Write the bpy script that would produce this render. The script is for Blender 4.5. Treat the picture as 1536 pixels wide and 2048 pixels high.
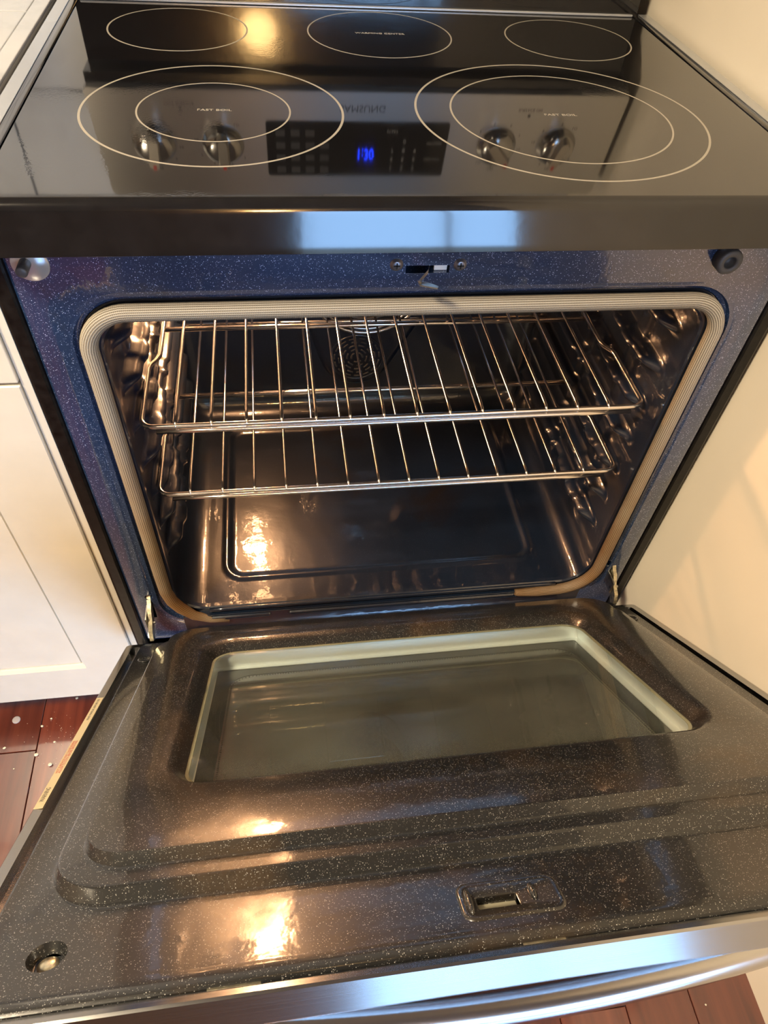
import bpy, bmesh, math, random
from mathutils import Vector, Matrix
for o in list(bpy.data.objects): bpy.data.objects.remove(o, do_unlink=True)
SC = bpy.context.scene
COL = SC.collection
random.seed(7)
pi = math.pi

# ------------------------------------------------------------------ camera
CAMPOS = Vector((-0.13493, -0.57000, 1.16996))
RT = Vector((0.98981978, -0.12957503, 0.05888217))
UP = Vector((0.06011523, 0.75561698, 0.6522493))
FW = Vector((0.12900759, 0.64206954, -0.75571406))
cam = bpy.data.cameras.new('camera'); cam_o = bpy.data.objects.new('camera', cam); COL.objects.link(cam_o)
cam_o.matrix_world = Matrix(((RT.x, UP.x, -FW.x, CAMPOS.x), (RT.y, UP.y, -FW.y, CAMPOS.y), (RT.z, UP.z, -FW.z, CAMPOS.z), (0, 0, 0, 1)))
cam.sensor_fit = 'VERTICAL'; cam.sensor_height = 24.0; cam.lens = 1400.1 * 24.0 / 2048.0
cam.clip_start = 0.02
SC.camera = cam_o

# ------------------------------------------------------------------ world, light, exposure
SC.view_settings.view_transform = 'Standard'; SC.view_settings.look = 'None'
SC.view_settings.gamma = 1.0; SC.view_settings.use_curve_mapping = False
SC.view_settings.exposure = 0.5
W = bpy.data.worlds.new('sky'); SC.world = W; W.use_nodes = True
nt = W.node_tree; nt.nodes.clear()
bg = nt.nodes.new('ShaderNodeBackground'); wo = nt.nodes.new('ShaderNodeOutputWorld')
bg.inputs[1].default_value = 1.0
tcw = nt.nodes.new('ShaderNodeTexCoord'); sxw = nt.nodes.new('ShaderNodeSeparateXYZ'); rw = nt.nodes.new('ShaderNodeValToRGB')
nt.links.new(tcw.outputs['Generated'], sxw.inputs[0]); mrw = nt.nodes.new('ShaderNodeMapRange'); mrw.inputs[1].default_value = -0.3; mrw.inputs[2].default_value = 0.3
nt.links.new(sxw.outputs[2], mrw.inputs[0]); nt.links.new(mrw.outputs[0], rw.inputs[0]); nt.links.new(rw.outputs[0], bg.inputs[0])
e_ = rw.color_ramp.elements; e_[0].position = 0.0; e_[0].color = (0.8, 1.1, 1.4, 1); e_[1].position = 1.0; e_[1].color = (4.0, 7.2, 12.0, 1)
k_ = e_.new(0.44); k_.color = (1.1, 1.6, 2.1, 1); k_ = e_.new(0.52); k_.color = (3.6, 6.4, 10.5, 1)
nt.links.new(bg.outputs[0], wo.inputs[0])
SC.cycles.max_bounces = 10; SC.cycles.glossy_bounces = 6; SC.cycles.transparent_max_bounces = 16
SC.cycles.caustics_reflective = True; SC.cycles.sample_clamp_indirect = 4.0; SC.cycles.blur_glossy = 0.3

def light(name, typ, loc, energy, color, size=0.1, rot=(0, 0, 0), sy=None, portal=False):
    l = bpy.data.lights.new(name, typ); l.energy = energy; l.color = color
    if typ == 'AREA':
        l.size = size
        if sy: l.shape = 'RECTANGLE'; l.size_y = sy
        if portal: l.cycles.is_portal = True
    else: l.shadow_soft_size = size
    o = bpy.data.objects.new(name, l); COL.objects.link(o); o.location = loc; o.rotation_euler = rot
    return o
WX0, WX1, WZ0, WZ1, WY = -0.02, 1.95, 0.03, 2.12, -4.2      # the patio window behind the photographer
light('window_portal', 'AREA', ((WX0+WX1)/2, WY+.01, (WZ0+WZ1)/2), 1, (1, 1, 1), WX1-WX0, (pi/2, 0, 0), WZ1-WZ0, True)
KEY = (1.0, 0.60, 0.22)
light('ceiling_fill_light', 'AREA', (-1.20, -0.95, 2.33), 66, (1.0, 0.80, 0.54), 0.34, (0, 0, 0), 0.34)  # unseen fill lamp, added for the warm ambient on wall and cabinet
OVEN = (1.0, 0.50, 0.22)
light('oven_lamp_light', 'POINT', (-0.215, 0.395, 0.69), 3.2, OVEN, 0.012)

# ------------------------------------------------------------------ materials
def new_mat(name):
    m = bpy.data.materials.new(name); m.use_nodes = True
    return m, m.node_tree, m.node_tree.nodes['Principled BSDF']
def node(t, typ, **kw):
    n = t.nodes.new(typ)
    for k, v in kw.items():
        if k.startswith('i_'):
            key = k[2:]; n.inputs[int(key) if key.isdigit() else key.replace('_', ' ')].default_value = v
        else: setattr(n, k, v)
    return n
def ramp(t, src, stops):
    r = t.nodes.new('ShaderNodeValToRGB'); e = r.color_ramp.elements
    while len(e) < len(stops): e.new(0.5)
    for i, (p, c) in enumerate(stops):
        e[i].position = p; e[i].color = c if len(c) == 4 else (*c, 1)
    t.links.new(src, r.inputs[0]); return r
def objco(t): return node(t, 'ShaderNodeTexCoord').outputs['Object']
def plain(name, col, rough=0.5, metal=0.0, coat=0.0, spec=0.5, nscale=0, namt=0.0, bump=0.0):
    m, t, b = new_mat(name)
    b.inputs['Base Color'].default_value = (*col, 1); b.inputs['Roughness'].default_value = rough
    b.inputs['Metallic'].default_value = metal; b.inputs['Coat Weight'].default_value = coat; b.inputs['Coat Roughness'].default_value = 0.05
    b.inputs['Specular IOR Level'].default_value = spec
    if nscale:
        n = node(t, 'ShaderNodeTexNoise', i_Scale=nscale, i_Detail=5.0); t.links.new(objco(t), n.inputs['Vector'])
        lo = tuple(c*(1-namt) for c in col); hi = tuple(min(1, c*(1+namt)) for c in col)
        r = ramp(t, n.outputs['Fac'], [(0.3, lo), (0.7, hi)]); t.links.new(r.outputs[0], b.inputs['Base Color'])
        if bump:
            bp = node(t, 'ShaderNodeBump', i_Strength=bump, i_Distance=0.001); t.links.new(n.outputs['Fac'], bp.inputs['Height'])
            t.links.new(bp.outputs[0], b.inputs['Normal'])
    return m
def enamel(name, base, fleck, rough, flecks=0.16, scale=620, stain=None, stain_lo=0.52, coat=1.0, coat_r=0.06, bump=0.12, bscale=55, cior=1.5):
    """porcelain enamel with pale flecks, optional baked-on brown stains"""
    m, t, b = new_mat(name); L = t.links; co = objco(t)
    v = node(t, 'ShaderNodeTexVoronoi', i_Scale=scale); L.new(co, v.inputs['Vector'])
    n = node(t, 'ShaderNodeTexNoise', i_Scale=9.0, i_Detail=4.0); L.new(co, n.inputs['Vector'])
    sep = node(t, 'ShaderNodeSeparateColor'); L.new(v.outputs['Color'], sep.inputs[0])
    sz = node(t, 'ShaderNodeMath', operation='MULTIPLY', i_1=flecks*2.0); L.new(sep.outputs[0], sz.inputs[0])
    lt = node(t, 'ShaderNodeMath', operation='LESS_THAN'); L.new(v.outputs['Distance'], lt.inputs[0]); L.new(sz.outputs[0], lt.inputs[1])
    br = node(t, 'ShaderNodeMath', operation='MULTIPLY'); L.new(lt.outputs[0], br.inputs[0]); L.new(sep.outputs[1], br.inputs[1])
    basec = ramp(t, n.outputs['Fac'], [(0.3, tuple(c*.75 for c in base)), (0.7, tuple(c*1.25 for c in base))])
    src = basec.outputs[0]; rsrc = None
    if stain:
        n2 = node(t, 'ShaderNodeTexNoise', i_Scale=5.5, i_Detail=7.0, i_Roughness=0.62, i_Distortion=0.4); L.new(co, n2.inputs['Vector'])
        f = ramp(t, n2.outputs['Fac'], [(stain_lo, (0, 0, 0)), (stain_lo+.14, (1, 1, 1))])
        mx = node(t, 'ShaderNodeMix', data_type='RGBA'); mx.inputs[7].default_value = (*stain, 1)
        L.new(f.outputs[0], mx.inputs[0]); L.new(src, mx.inputs[6]); src = mx.outputs[2]
        rr = node(t, 'ShaderNodeMapRange', i_3=coat_r, i_4=coat_r+.22); L.new(f.outputs[0], rr.inputs[0]); rsrc = rr.outputs[0]
    mf = node(t, 'ShaderNodeMix', data_type='RGBA'); mf.inputs[7].default_value = (*fleck, 1)
    L.new(br.outputs[0], mf.inputs[0]); L.new(src, mf.inputs[6]); L.new(mf.outputs[2], b.inputs['Base Color'])
    b.inputs['Roughness'].default_value = rough; b.inputs['Coat Weight'].default_value = coat; b.inputs['Coat Roughness'].default_value = coat_r; b.inputs['Coat IOR'].default_value = cior
    if rsrc: L.new(rsrc, b.inputs['Coat Roughness'])
    nb = node(t, 'ShaderNodeTexNoise', i_Scale=float(bscale), i_Detail=3.0); L.new(co, nb.inputs['Vector'])
    bp = node(t, 'ShaderNodeBump', i_Strength=bump, i_Distance=0.002); L.new(nb.outputs['Fac'], bp.inputs['Height'])
    L.new(bp.outputs[0], b.inputs['Normal']); L.new(bp.outputs[0], b.inputs['Coat Normal'])
    return m
def brushed(name, col, rough, axis=(4, 900, 900), strength=0.12, an=0.9):
    m, t, b = new_mat(name); L = t.links
    b.inputs['Base Color'].default_value = (*col, 1); b.inputs['Metallic'].default_value = 1; b.inputs['Roughness'].default_value = rough
    b.inputs['Anisotropic'].default_value = an; b.inputs['Anisotropic Rotation'].default_value = 0.25
    tg = node(t, 'ShaderNodeTangent', direction_type='UV_MAP', uv_map='UVMap'); L.new(tg.outputs[0], b.inputs['Tangent'])
    mp = node(t, 'ShaderNodeMapping'); mp.inputs['Scale'].default_value = axis; L.new(objco(t), mp.inputs['Vector'])
    n = node(t, 'ShaderNodeTexNoise', i_Scale=1.0, i_Detail=2.0); L.new(mp.outputs[0], n.inputs['Vector'])
    bp = node(t, 'ShaderNodeBump', i_Strength=strength, i_Distance=0.0006); L.new(n.outputs['Fac'], bp.inputs['Height']); L.new(bp.outputs[0], b.inputs['Normal'])
    r = node(t, 'ShaderNodeMapRange', i_3=rough*.8, i_4=rough*1.25); L.new(n.outputs['Fac'], r.inputs[0]); L.new(r.outputs[0], b.inputs['Roughness'])
    return m
def pane(name, tint, rough=0.01, ior=1.5, dust=0.0, dcol=(.5, .5, .46)):
    m = bpy.data.materials.new(name); m.use_nodes = True; t = m.node_tree; t.nodes.clear()
    o = t.nodes.new('ShaderNodeOutputMaterial'); mx = t.nodes.new('ShaderNodeMixShader'); tr = t.nodes.new('ShaderNodeBsdfTransparent'); g = t.nodes.new('ShaderNodeBsdfGlossy')
    tr.inputs[0].default_value = (*tint, 1); g.inputs['Roughness'].default_value = rough
    lw = node(t, 'ShaderNodeLayerWeight', i_Blend=0.5); pw = node(t, 'ShaderNodeMath', operation='POWER', i_1=5.0); t.links.new(lw.outputs['Facing'], pw.inputs[0])
    f0 = ((ior-1)/(ior+1))**2; f = node(t, 'ShaderNodeMapRange', i_3=f0, i_4=1.0); t.links.new(pw.outputs[0], f.inputs[0]); t.links.new(f.outputs[0], mx.inputs[0]); t.links.new(tr.outputs[0], mx.inputs[1]); t.links.new(g.outputs[0], mx.inputs[2])
    out = mx
    if dust:
        df = node(t, 'ShaderNodeBsdfDiffuse'); df.inputs[0].default_value = (*dcol, 1); m2 = node(t, 'ShaderNodeMixShader')
        nz = node(t, 'ShaderNodeTexNoise', i_Scale=9.0, i_Detail=5.0); t.links.new(objco(t), nz.inputs['Vector'])
        r_ = node(t, 'ShaderNodeMapRange', i_1=.3, i_2=.7, i_3=dust*.6, i_4=dust*1.4); t.links.new(nz.outputs['Fac'], r_.inputs[0]); t.links.new(r_.outputs[0], m2.inputs[0])
        t.links.new(mx.outputs[0], m2.inputs[1]); t.links.new(df.outputs[0], m2.inputs[2]); out = m2
    t.links.new(out.outputs[0], o.inputs[0]); return m
def emit(name, col, s):
    m = bpy.data.materials.new(name); m.use_nodes = True; t = m.node_tree; t.nodes.clear()
    o = t.nodes.new('ShaderNodeOutputMaterial'); e = t.nodes.new('ShaderNodeEmission'); e.inputs[0].default_value = (*col, 1); e.inputs[1].default_value = s
    t.links.new(e.outputs[0], o.inputs[0]); return m

def cooktop_glass():
    m, t, b = new_mat('black_ceramic_glass'); L = t.links; co = objco(t)
    b.inputs['Base Color'].default_value = (0.006, 0.006, 0.007, 1); b.inputs['IOR'].default_value = 1.95
    n = node(t, 'ShaderNodeTexNoise', i_Scale=6.0, i_Detail=6.0); L.new(co, n.inputs['Vector'])
    r = node(t, 'ShaderNodeMapRange', i_1=.35, i_2=.75, i_3=0.03, i_4=0.075); L.new(n.outputs['Fac'], r.inputs[0]); L.new(r.outputs[0], b.inputs['Roughness'])
    # dried water spots in a few places
    n2 = node(t, 'ShaderNodeTexNoise', i_Scale=420.0, i_Detail=2.0); L.new(co, n2.inputs['Vector'])
    n3 = node(t, 'ShaderNodeTexNoise', i_Scale=7.0, i_Detail=3.0); L.new(co, n3.inputs['Vector'])
    mk = ramp(t, n3.outputs['Fac'], [(0.55, (0, 0, 0)), (0.62, (1, 1, 1))])
    mu = node(t, 'ShaderNodeMath', operation='MULTIPLY'); L.new(n2.outputs['Fac'], mu.inputs[0]); L.new(mk.outputs[0], mu.inputs[1])
    bp = node(t, 'ShaderNodeBump', i_Strength=0.10, i_Distance=0.0004); L.new(mu.outputs[0], bp.inputs['Height']); L.new(bp.outputs[0], b.inputs['Normal'])
    return m
def wood_floor():
    m, t, b = new_mat('cherry_floor_wood'); L = t.links
    tc = node(t, 'ShaderNodeTexCoord'); info = node(t, 'ShaderNodeObjectInfo')
    off = node(t, 'ShaderNodeVectorMath', operation='SCALE', i_3=9.0)
    cmb = node(t, 'ShaderNodeCombineXYZ'); L.new(info.outputs['Random'], cmb.inputs[0]); L.new(info.outputs['Random'], cmb.inputs[1]); L.new(cmb.outputs[0], off.inputs[0])
    add = node(t, 'ShaderNodeVectorMath', operation='ADD'); L.new(tc.outputs['Object'], add.inputs[0]); L.new(off.outputs[0], add.inputs[1])
    mp = node(t, 'ShaderNodeMapping'); mp.inputs['Scale'].default_value = (60, 3.5, 60); L.new(add.outputs[0], mp.inputs['Vector'])
    n = node(t, 'ShaderNodeTexNoise', i_Scale=1.0, i_Detail=6.0, i_Distortion=.6); L.new(mp.outputs[0], n.inputs['Vector'])
    r = ramp(t, n.outputs['Fac'], [(0.25, (0.070, 0.014, 0.009)), (0.55, (0.135, 0.029, 0.016)), (0.85, (0.21, 0.052, 0.027))])
    hsv = node(t, 'ShaderNodeHueSaturation'); v = node(t, 'ShaderNodeMapRange', i_3=0.75, i_4=1.2); L.new(info.outputs['Random'], v.inputs[0]); L.new(v.outputs[0], hsv.inputs['Value'])
    L.new(r.outputs[0], hsv.inputs['Color']); L.new(hsv.outputs[0], b.inputs['Base Color'])
    b.inputs['Roughness'].default_value = 0.3; b.inputs['Coat Weight'].default_value = 1.0; b.inputs['Coat Roughness'].default_value = 0.09; b.inputs['Coat IOR'].default_value = 1.7
    return m
def gasket_mat():
    m, t, b = new_mat('braided_fibreglass'); L = t.links
    uv = node(t, 'ShaderNodeUVMap', uv_map='UVMap'); sx = node(t, 'ShaderNodeSeparateXYZ'); L.new(uv.outputs[0], sx.inputs[0])
    # herringbone braid: along u (length), v (round)
    def wave(src, f, ph=0.0):
        a = node(t, 'ShaderNodeMath', operation='MULTIPLY_ADD', i_1=f, i_2=ph); L.new(src, a.inputs[0]); s = node(t, 'ShaderNodeMath', operation='SINE'); L.new(a.outputs[0], s.inputs[0]); return s.outputs[0]
    across = wave(sx.outputs[1], 2*pi*22); 
    sh = node(t, 'ShaderNodeMath', operation='MULTIPLY', i_1=1.6); L.new(across, sh.inputs[0])
    al = node(t, 'ShaderNodeMath', operation='MULTIPLY_ADD', i_1=2*pi*620); L.new(sx.outputs[0], al.inputs[0]); L.new(sh.outputs[0], al.inputs[2])
    s2 = node(t, 'ShaderNodeMath', operation='SINE'); L.new(al.outputs[0], s2.inputs[0])
    mx = node(t, 'ShaderNodeMath', operation='MULTIPLY_ADD', i_1=.45); L.new(s2.outputs[0], mx.inputs[0]); L.new(across, mx.inputs[2])
    r = node(t, 'ShaderNodeMapRange', i_1=-1.45, i_2=1.0, i_3=0.0, i_4=1.0); L.new(mx.outputs[0], r.inputs[0])
    c = ramp(t, r.outputs[0], [(0.0, (0.05, 0.042, 0.03)), (0.35, (0.21, 0.18, 0.13)), (1.0, (0.50, 0.455, 0.36))])
    # scorched brown towards the bottom of the opening
    sz = node(t, 'ShaderNodeSeparateXYZ'); L.new(objco(t), sz.inputs[0])
    n = node(t, 'ShaderNodeTexNoise', i_Scale=14.0, i_Detail=3.0); L.new(objco(t), n.inputs['Vector'])
    h = node(t, 'ShaderNodeMapRange', i_1=0.78, i_2=0.32, i_3=0.0, i_4=0.95); L.new(sz.outputs[2], h.inputs[0])
    hm = node(t, 'ShaderNodeMath', operation='MULTIPLY'); L.new(h.outputs[0], hm.inputs[0]); nn = node(t, 'ShaderNodeMapRange', i_1=.3, i_2=.7, i_3=.5, i_4=1.1); L.new(n.outputs['Fac'], nn.inputs[0]); L.new(nn.outputs[0], hm.inputs[1])
    mc = node(t, 'ShaderNodeMix', data_type='RGBA', blend_type='MULTIPLY'); mc.inputs[7].default_value = (0.62, 0.34, 0.13, 1)
    L.new(hm.outputs[0], mc.inputs[0]); L.new(c.outputs[0], mc.inputs[6]); L.new(mc.outputs[2], b.inputs['Base Color'])
    b.inputs['Roughness'].default_value = 0.55
    bp = node(t, 'ShaderNodeBump', i_Strength=0.6, i_Distance=0.0006); L.new(r.outputs[0], bp.inputs['Height']); L.new(bp.outputs[0], b.inputs['Normal'])
    return m
def marble(name, scale=5.0, rough=0.12, k=1.0):
    m, t, b = new_mat(name); L = t.links; co = objco(t)
    n = node(t, 'ShaderNodeTexNoise', i_Scale=scale, i_Detail=8.0, i_Distortion=1.2); L.new(co, n.inputs['Vector'])
    r = ramp(t, n.outputs['Fac'], [(0.3, (0.40*k, 0.41*k, 0.43*k)), (0.5, (0.58*k, 0.60*k, 0.62*k)), (0.75, (0.64*k, 0.65*k, 0.66*k))])
    L.new(r.outputs[0], b.inputs['Base Color']); b.inputs['Roughness'].default_value = rough; return m

M = {}
M['glass'] = cooktop_glass()
M['trim'] = plain('black_gloss_trim', (0.008, 0.008, 0.009), 0.10, 0, 0.6, nscale=60, namt=.2, bump=.05)
M['side'] = plain('black_side_steel', (0.007, 0.0065, 0.006), 0.30, 0, 0.0, spec=0.25, nscale=120, namt=.5, bump=.2)
M['rim'] = plain('grey_edge_trim', (0.50, 0.52, 0.54), 0.22, 0.6)
M['print'] = plain('cream_print', (0.40, 0.365, 0.30), 0.4)
M['darkprint'] = plain('dark_print', (0.03, 0.03, 0.03), 0.5)
M['greyprint'] = plain('grey_print', (0.35, 0.35, 0.35), 0.5)
M['redprint'] = plain('red_print', (0.5, 0.03, 0.02), 0.4)
M['steel'] = brushed('brushed_stainless', (0.66, 0.645, 0.62), 0.34, (3, 1500, 1500), 0.04)
M['steel_door'] = brushed('brushed_stainless_door', (0.40, 0.405, 0.41), 0.20, (3, 2600, 2600), 0.03, 0.6)
M['handle'] = plain('satin_handle_steel', (0.56, 0.56, 0.56), 0.17, 1.0)
M['chrome'] = plain('knob_chrome', (0.55, 0.54, 0.52), 0.14, 1.0)
M['knobgrip'] = plain('knob_grip', (0.50, 0.46, 0.40), 0.3, 0.9)
M['frame'] = enamel('blue_black_enamel', (0.010, 0.030, 0.088), (0.42, 0.52, 0.80), 0.35, 0.20, 900, (0.016, 0.015, 0.010), 0.58, cior=1.85)
M['door'] = enamel('charcoal_enamel', (0.009, 0.0097, 0.0105), (0.40, 0.40, 0.39), 0.38, 0.185, 900, (0.036, 0.022, 0.010), 0.53, coat_r=0.085)
M['cavity'] = enamel('oven_liner_enamel', (0.006, 0.0115, 0.026), (0.12, 0.13, 0.18), 0.30, 0.10, 800, (0.009, 0.006, 0.005), 0.55, coat_r=0.05, bump=.25, bscale=38, cior=1.65)
M['wire'] = plain('chrome_wire', (0.86, 0.82, 0.79), 0.20, 1.0)
M['gasket'] = gasket_mat()
M['screw'] = plain('dark_screw', (0.20, 0.20, 0.23), 0.35, 0.8)
M['rubber'] = plain('grey_rubber', (0.05, 0.052, 0.055), 0.5)
M['zinc'] = plain('zinc_plate', (0.62, 0.60, 0.54), 0.28, 1.0, nscale=90, namt=.3)
M['brass'] = plain('yellow_zinc', (0.70, 0.64, 0.46), 0.35, 1.0, nscale=200, namt=.4)
M['foil'] = plain('silver_liner', (0.86, 0.90, 0.92), 0.32, 0.55)
M['foil2'] = plain('aged_gasket_line', (0.36, 0.34, 0.25), 0.5)
M['pane_in'] = pane('inner_window_glass', (0.96, 0.98, 0.95), 0.012, 1.5, .02)
M['pane_out'] = pane('outer_window_glass', (0.52, 0.53, 0.49), 0.02, 2.3, .17, (.36, .37, .35))
M['frit'] = plain('frit_print', (0.035, 0.037, 0.034), 0.25)
M['black'] = plain('void_black', (0.004, 0.004, 0.004), 0.7)
M['dispglass'] = plain('display_glass', (0.004, 0.004, 0.005), 0.05)
M['button'] = plain('button_print', (0.055, 0.055, 0.058), 0.3)
M['blueled'] = emit('blue_digits', (0.01, 0.04, 1.0), 9.0)
M['paint'] = plain('cream_cabinet_paint', (0.70, 0.66, 0.56), 0.35, nscale=30, namt=.03)
M['inside'] = plain('dark_carcass', (0.15, 0.14, 0.12), 0.7)  # plain dark colour of the cabinet carcass
M['wall'] = plain('warm_wall_plaster', (0.84, 0.77, 0.64), 0.6, nscale=4, namt=.03, bump=.5)
M['wall2'] = plain('room_wall', (0.34, 0.26, 0.19), 0.7)
M['wall3'] = plain('rear_room_wall', (0.16, 0.095, 0.055), 0.6)
M['ceil'] = plain('ceiling_paint', (0.27, 0.255, 0.24), 0.8)
M['wood'] = wood_floor()
M['groove'] = plain('floor_groove', (0.02, 0.006, 0.004), 0.8)
M['marble'] = marble('marble_slab'); M['tile'] = marble('marble_tile', 3.0, 0.2, 1.3)
M['grout'] = plain('tile_grout', (0.42, 0.42, 0.41), 0.8)
M['label'] = plain('cream_sticker', (0.70, 0.58, 0.36), 0.5)
M['crumb'] = plain('plaster_crumb', (0.75, 0.68, 0.52), 0.8)
M['felt'] = plain('felt_pad', (0.38, 0.35, 0.36), 0.9)
M['lamp'] = emit('warm_lamp', KEY, 90.0)
M['ovenbulb'] = emit('oven_bulb', OVEN, 200.0)
M['fill_lamp'] = emit('fill_lamp_glow', (1.0, 0.82, 0.6), 8.0)  # glow of the added fill lamp
M['winglass'] = pane('window_pane', (0.97, 0.98, 1.0), 0.0, 1.3)
M['white'] = plain('white_trim_paint', (0.7, 0.7, 0.68), 0.4)

# ------------------------------------------------------------------ geometry helpers
def link(name, me, mat=None, parent=None, smooth=False, loc=None):
    o = bpy.data.objects.new(name, me); COL.objects.link(o)
    if mat is not None and not me.materials: me.materials.append(mat)
    if parent is not None: o.parent = parent
    if loc is not None: o.location = loc
    if smooth:
        for p in me.polygons: p.use_smooth = True
    return o
def mesh(name, vs, fs, mat, parent=None, smooth=False, loc=None, fix=True):
    me = bpy.data.meshes.new(name); me.from_pydata([tuple(v) for v in vs], [], fs); me.update()
    if fix:
        bm = bmesh.new(); bm.from_mesh(me); bmesh.ops.recalc_face_normals(bm, faces=bm.faces[:]); bm.to_mesh(me); bm.free()
    return link(name, me, mat, parent, smooth, loc)
class MB:
    def __init__(s): s.v = []; s.f = []
    def add(s, vs, fs):
        b = len(s.v); s.v += [tuple(v) for v in vs]; s.f += [tuple(i+b for i in f) for f in fs]; return s
    def box(s, x0, x1, y0, y1, z0, z1, c=0.0):
        if c <= 0:
            vs = [(x, y, z) for x in (x0, x1) for y in (y0, y1) for z in (z0, z1)]
            return s.add(vs, [(0, 1, 3, 2), (4, 6, 7, 5), (0, 4, 5, 1), (2, 3, 7, 6), (0, 2, 6, 4), (1, 5, 7, 3)])
        bm = bmesh.new(); bmesh.ops.create_cube(bm, size=1)
        for v in bm.verts: v.co = Vector(((x0+x1)/2+v.co.x*(x1-x0), (y0+y1)/2+v.co.y*(y1-y0), (z0+z1)/2+v.co.z*(z1-z0)))
        bmesh.ops.bevel(bm, geom=bm.edges[:], offset=c, segments=2, affect='EDGES', profile=.5)
        bm.verts.ensure_lookup_table(); bm.verts.index_update()
        s.add([v.co[:] for v in bm.verts], [tuple(v.index for v in f.verts) for f in bm.faces]); bm.free(); return s
    def tube(s, pts, r, n=10, closed=False, caps=True):
        pts = [Vector(p) for p in pts]; m = len(pts); rings = []; up = None
        for i, p in enumerate(pts):
            a = pts[(i-1) % m] if (closed or i > 0) else p; c = pts[(i+1) % m] if (closed or i < m-1) else p
            t = (c-a).normalized()
            if up is None:
                up = Vector((0, 0, 1)) if abs(t.z) < .9 else Vector((0, 1, 0))
            u = (up - t*up.dot(t)).normalized(); w = t.cross(u); up = u
            rr = r[i] if isinstance(r, (list, tuple)) else r
            rings.append([p + u*math.cos(2*pi*k/n)*rr + w*math.sin(2*pi*k/n)*rr for k in range(n)])
        vs = [v for g in rings for v in g]; fs = []
        for i in range(m if closed else m-1):
            j = (i+1) % m
            for k in range(n): fs.append((i*n+k, i*n+(k+1) % n, j*n+(k+1) % n, j*n+k))
        if caps and not closed: fs.append(tuple(range(n))[::-1]); fs.append(tuple((m-1)*n+k for k in range(n)))
        return s.add(vs, fs)
    def lathe(s, prof, c, axis='y', n=32, sgn=1):
        """prof: (radius, height) pairs; closed with caps when radius 0"""
        vs = []; fs = []; m = len(prof)
        for (r, h) in prof:
            for k in range(n):
                a = 2*pi*k/n; ca, sa = math.cos(a)*r, math.sin(a)*r
                if axis == 'y': vs.append((c[0]+ca, c[1]+h*sgn, c[2]+sa))
                elif axis == 'z': vs.append((c[0]+ca, c[1]+sa, c[2]+h*sgn))
                else: vs.append((c[0]+h*sgn, c[1]+ca, c[2]+sa))
        for i in range(m-1):
            for k in range(n): fs.append((i*n+k, i*n+(k+1) % n, (i+1)*n+(k+1) % n, (i+1)*n+k))
        fs.append(tuple(range(n))[::-1]); fs.append(tuple((m-1)*n+k for k in range(n)))
        return s.add(vs, fs)
    def prism(s, poly, lo, hi, f):
        """extrude 2-D polygon between lo and hi; f(a, b, h) -> xyz"""
        n = len(poly); vs = [f(a, b, lo) for a, b in poly]+[f(a, b, hi) for a, b in poly]
        fs = [tuple(range(n)), tuple(range(n, 2*n))[::-1]]+[(i, (i+1) % n, n+(i+1) % n, n+i) for i in range(n)]
        return s.add(vs, fs)
    def build(s, name, mat, parent=None, smooth=False, loc=None): return mesh(name, s.v, s.f, mat, parent, smooth, loc)
def rr(x0, x1, y0, y1, r, n=8):
    """rounded rectangle, 4(n+1) points counter-clockwise"""
    r = max(r, 1e-4)
    out = []
    for cx, cy, a0 in ((x1-r, y1-r, 0), (x0+r, y1-r, pi/2), (x0+r, y0+r, pi), (x1-r, y0+r, 3*pi/2)):
        for i in range(n+1): out.append((cx+r*math.cos(a0+pi/2*i/n), cy+r*math.sin(a0+pi/2*i/n)))
    return out
def loops(ls, cap_first=False, cap_last=False, closed=False):
    n = len(ls[0]); vs = [v for l in ls for v in l]; fs = []; m = len(ls)
    for i in range(m if closed else m-1):
        j = (i+1) % m
        for k in range(n): fs.append((i*n+k, i*n+(k+1) % n, j*n+(k+1) % n, j*n+k))
    if cap_first: fs.append(tuple(range(n))[::-1])
    if cap_last: fs.append(tuple((m-1)*n+k for k in range(n)))
    return vs, fs
def autosmooth(o, ang=40):
    me = o.data
    for p in me.polygons: p.use_smooth = True
    bm = bmesh.new(); bm.from_mesh(me)
    for e in bm.edges:
        if len(e.link_faces) == 2 and e.calc_face_angle(0) > math.radians(ang): e.smooth = False
    bm.to_mesh(me); bm.free(); return o
def cut(o, cutters):
    for c in cutters:
        md = o.modifiers.new('b', 'BOOLEAN'); md.operation = 'DIFFERENCE'; md.object = c; md.solver = 'EXACT'
    bpy.context.view_layer.update(); dg = bpy.context.evaluated_depsgraph_get()
    me = bpy.data.meshes.new_from_object(o.evaluated_get(dg)); o.modifiers.clear(); o.data = me
    for c in cutters: bpy.data.objects.remove(c, do_unlink=True)
    return o
def planar_uv(o, f):
    me = o.data; l = me.uv_layers.new(name='UVMap')
    for lp in me.loops: l.data[lp.index].uv = f(me.vertices[lp.vertex_index].co)
    return o
def textmesh(name, body, size, mat, parent, matrix, depth=0.0002, align='CENTER', width=None):
    cu = bpy.data.curves.new(name, 'FONT'); cu.body = body; cu.size = size; cu.extrude = depth; cu.align_x = align; cu.align_y = 'CENTER'; cu.resolution_u = 3
    t = bpy.data.objects.new('tmp', cu); COL.objects.link(t); bpy.context.view_layer.update()
    me = bpy.data.meshes.new_from_object(t.evaluated_get(bpy.context.evaluated_depsgraph_get())); bpy.data.objects.remove(t, do_unlink=True)
    me.name = name
    if width:
        xs = [v.co.x for v in me.vertices]; w = max(xs)-min(xs); k = width/w
        for v in me.vertices: v.co.x *= k
    me.materials.clear(); me.materials.append(mat)
    o = link(name, me, None, parent); o.matrix_local = matrix; return o
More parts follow.
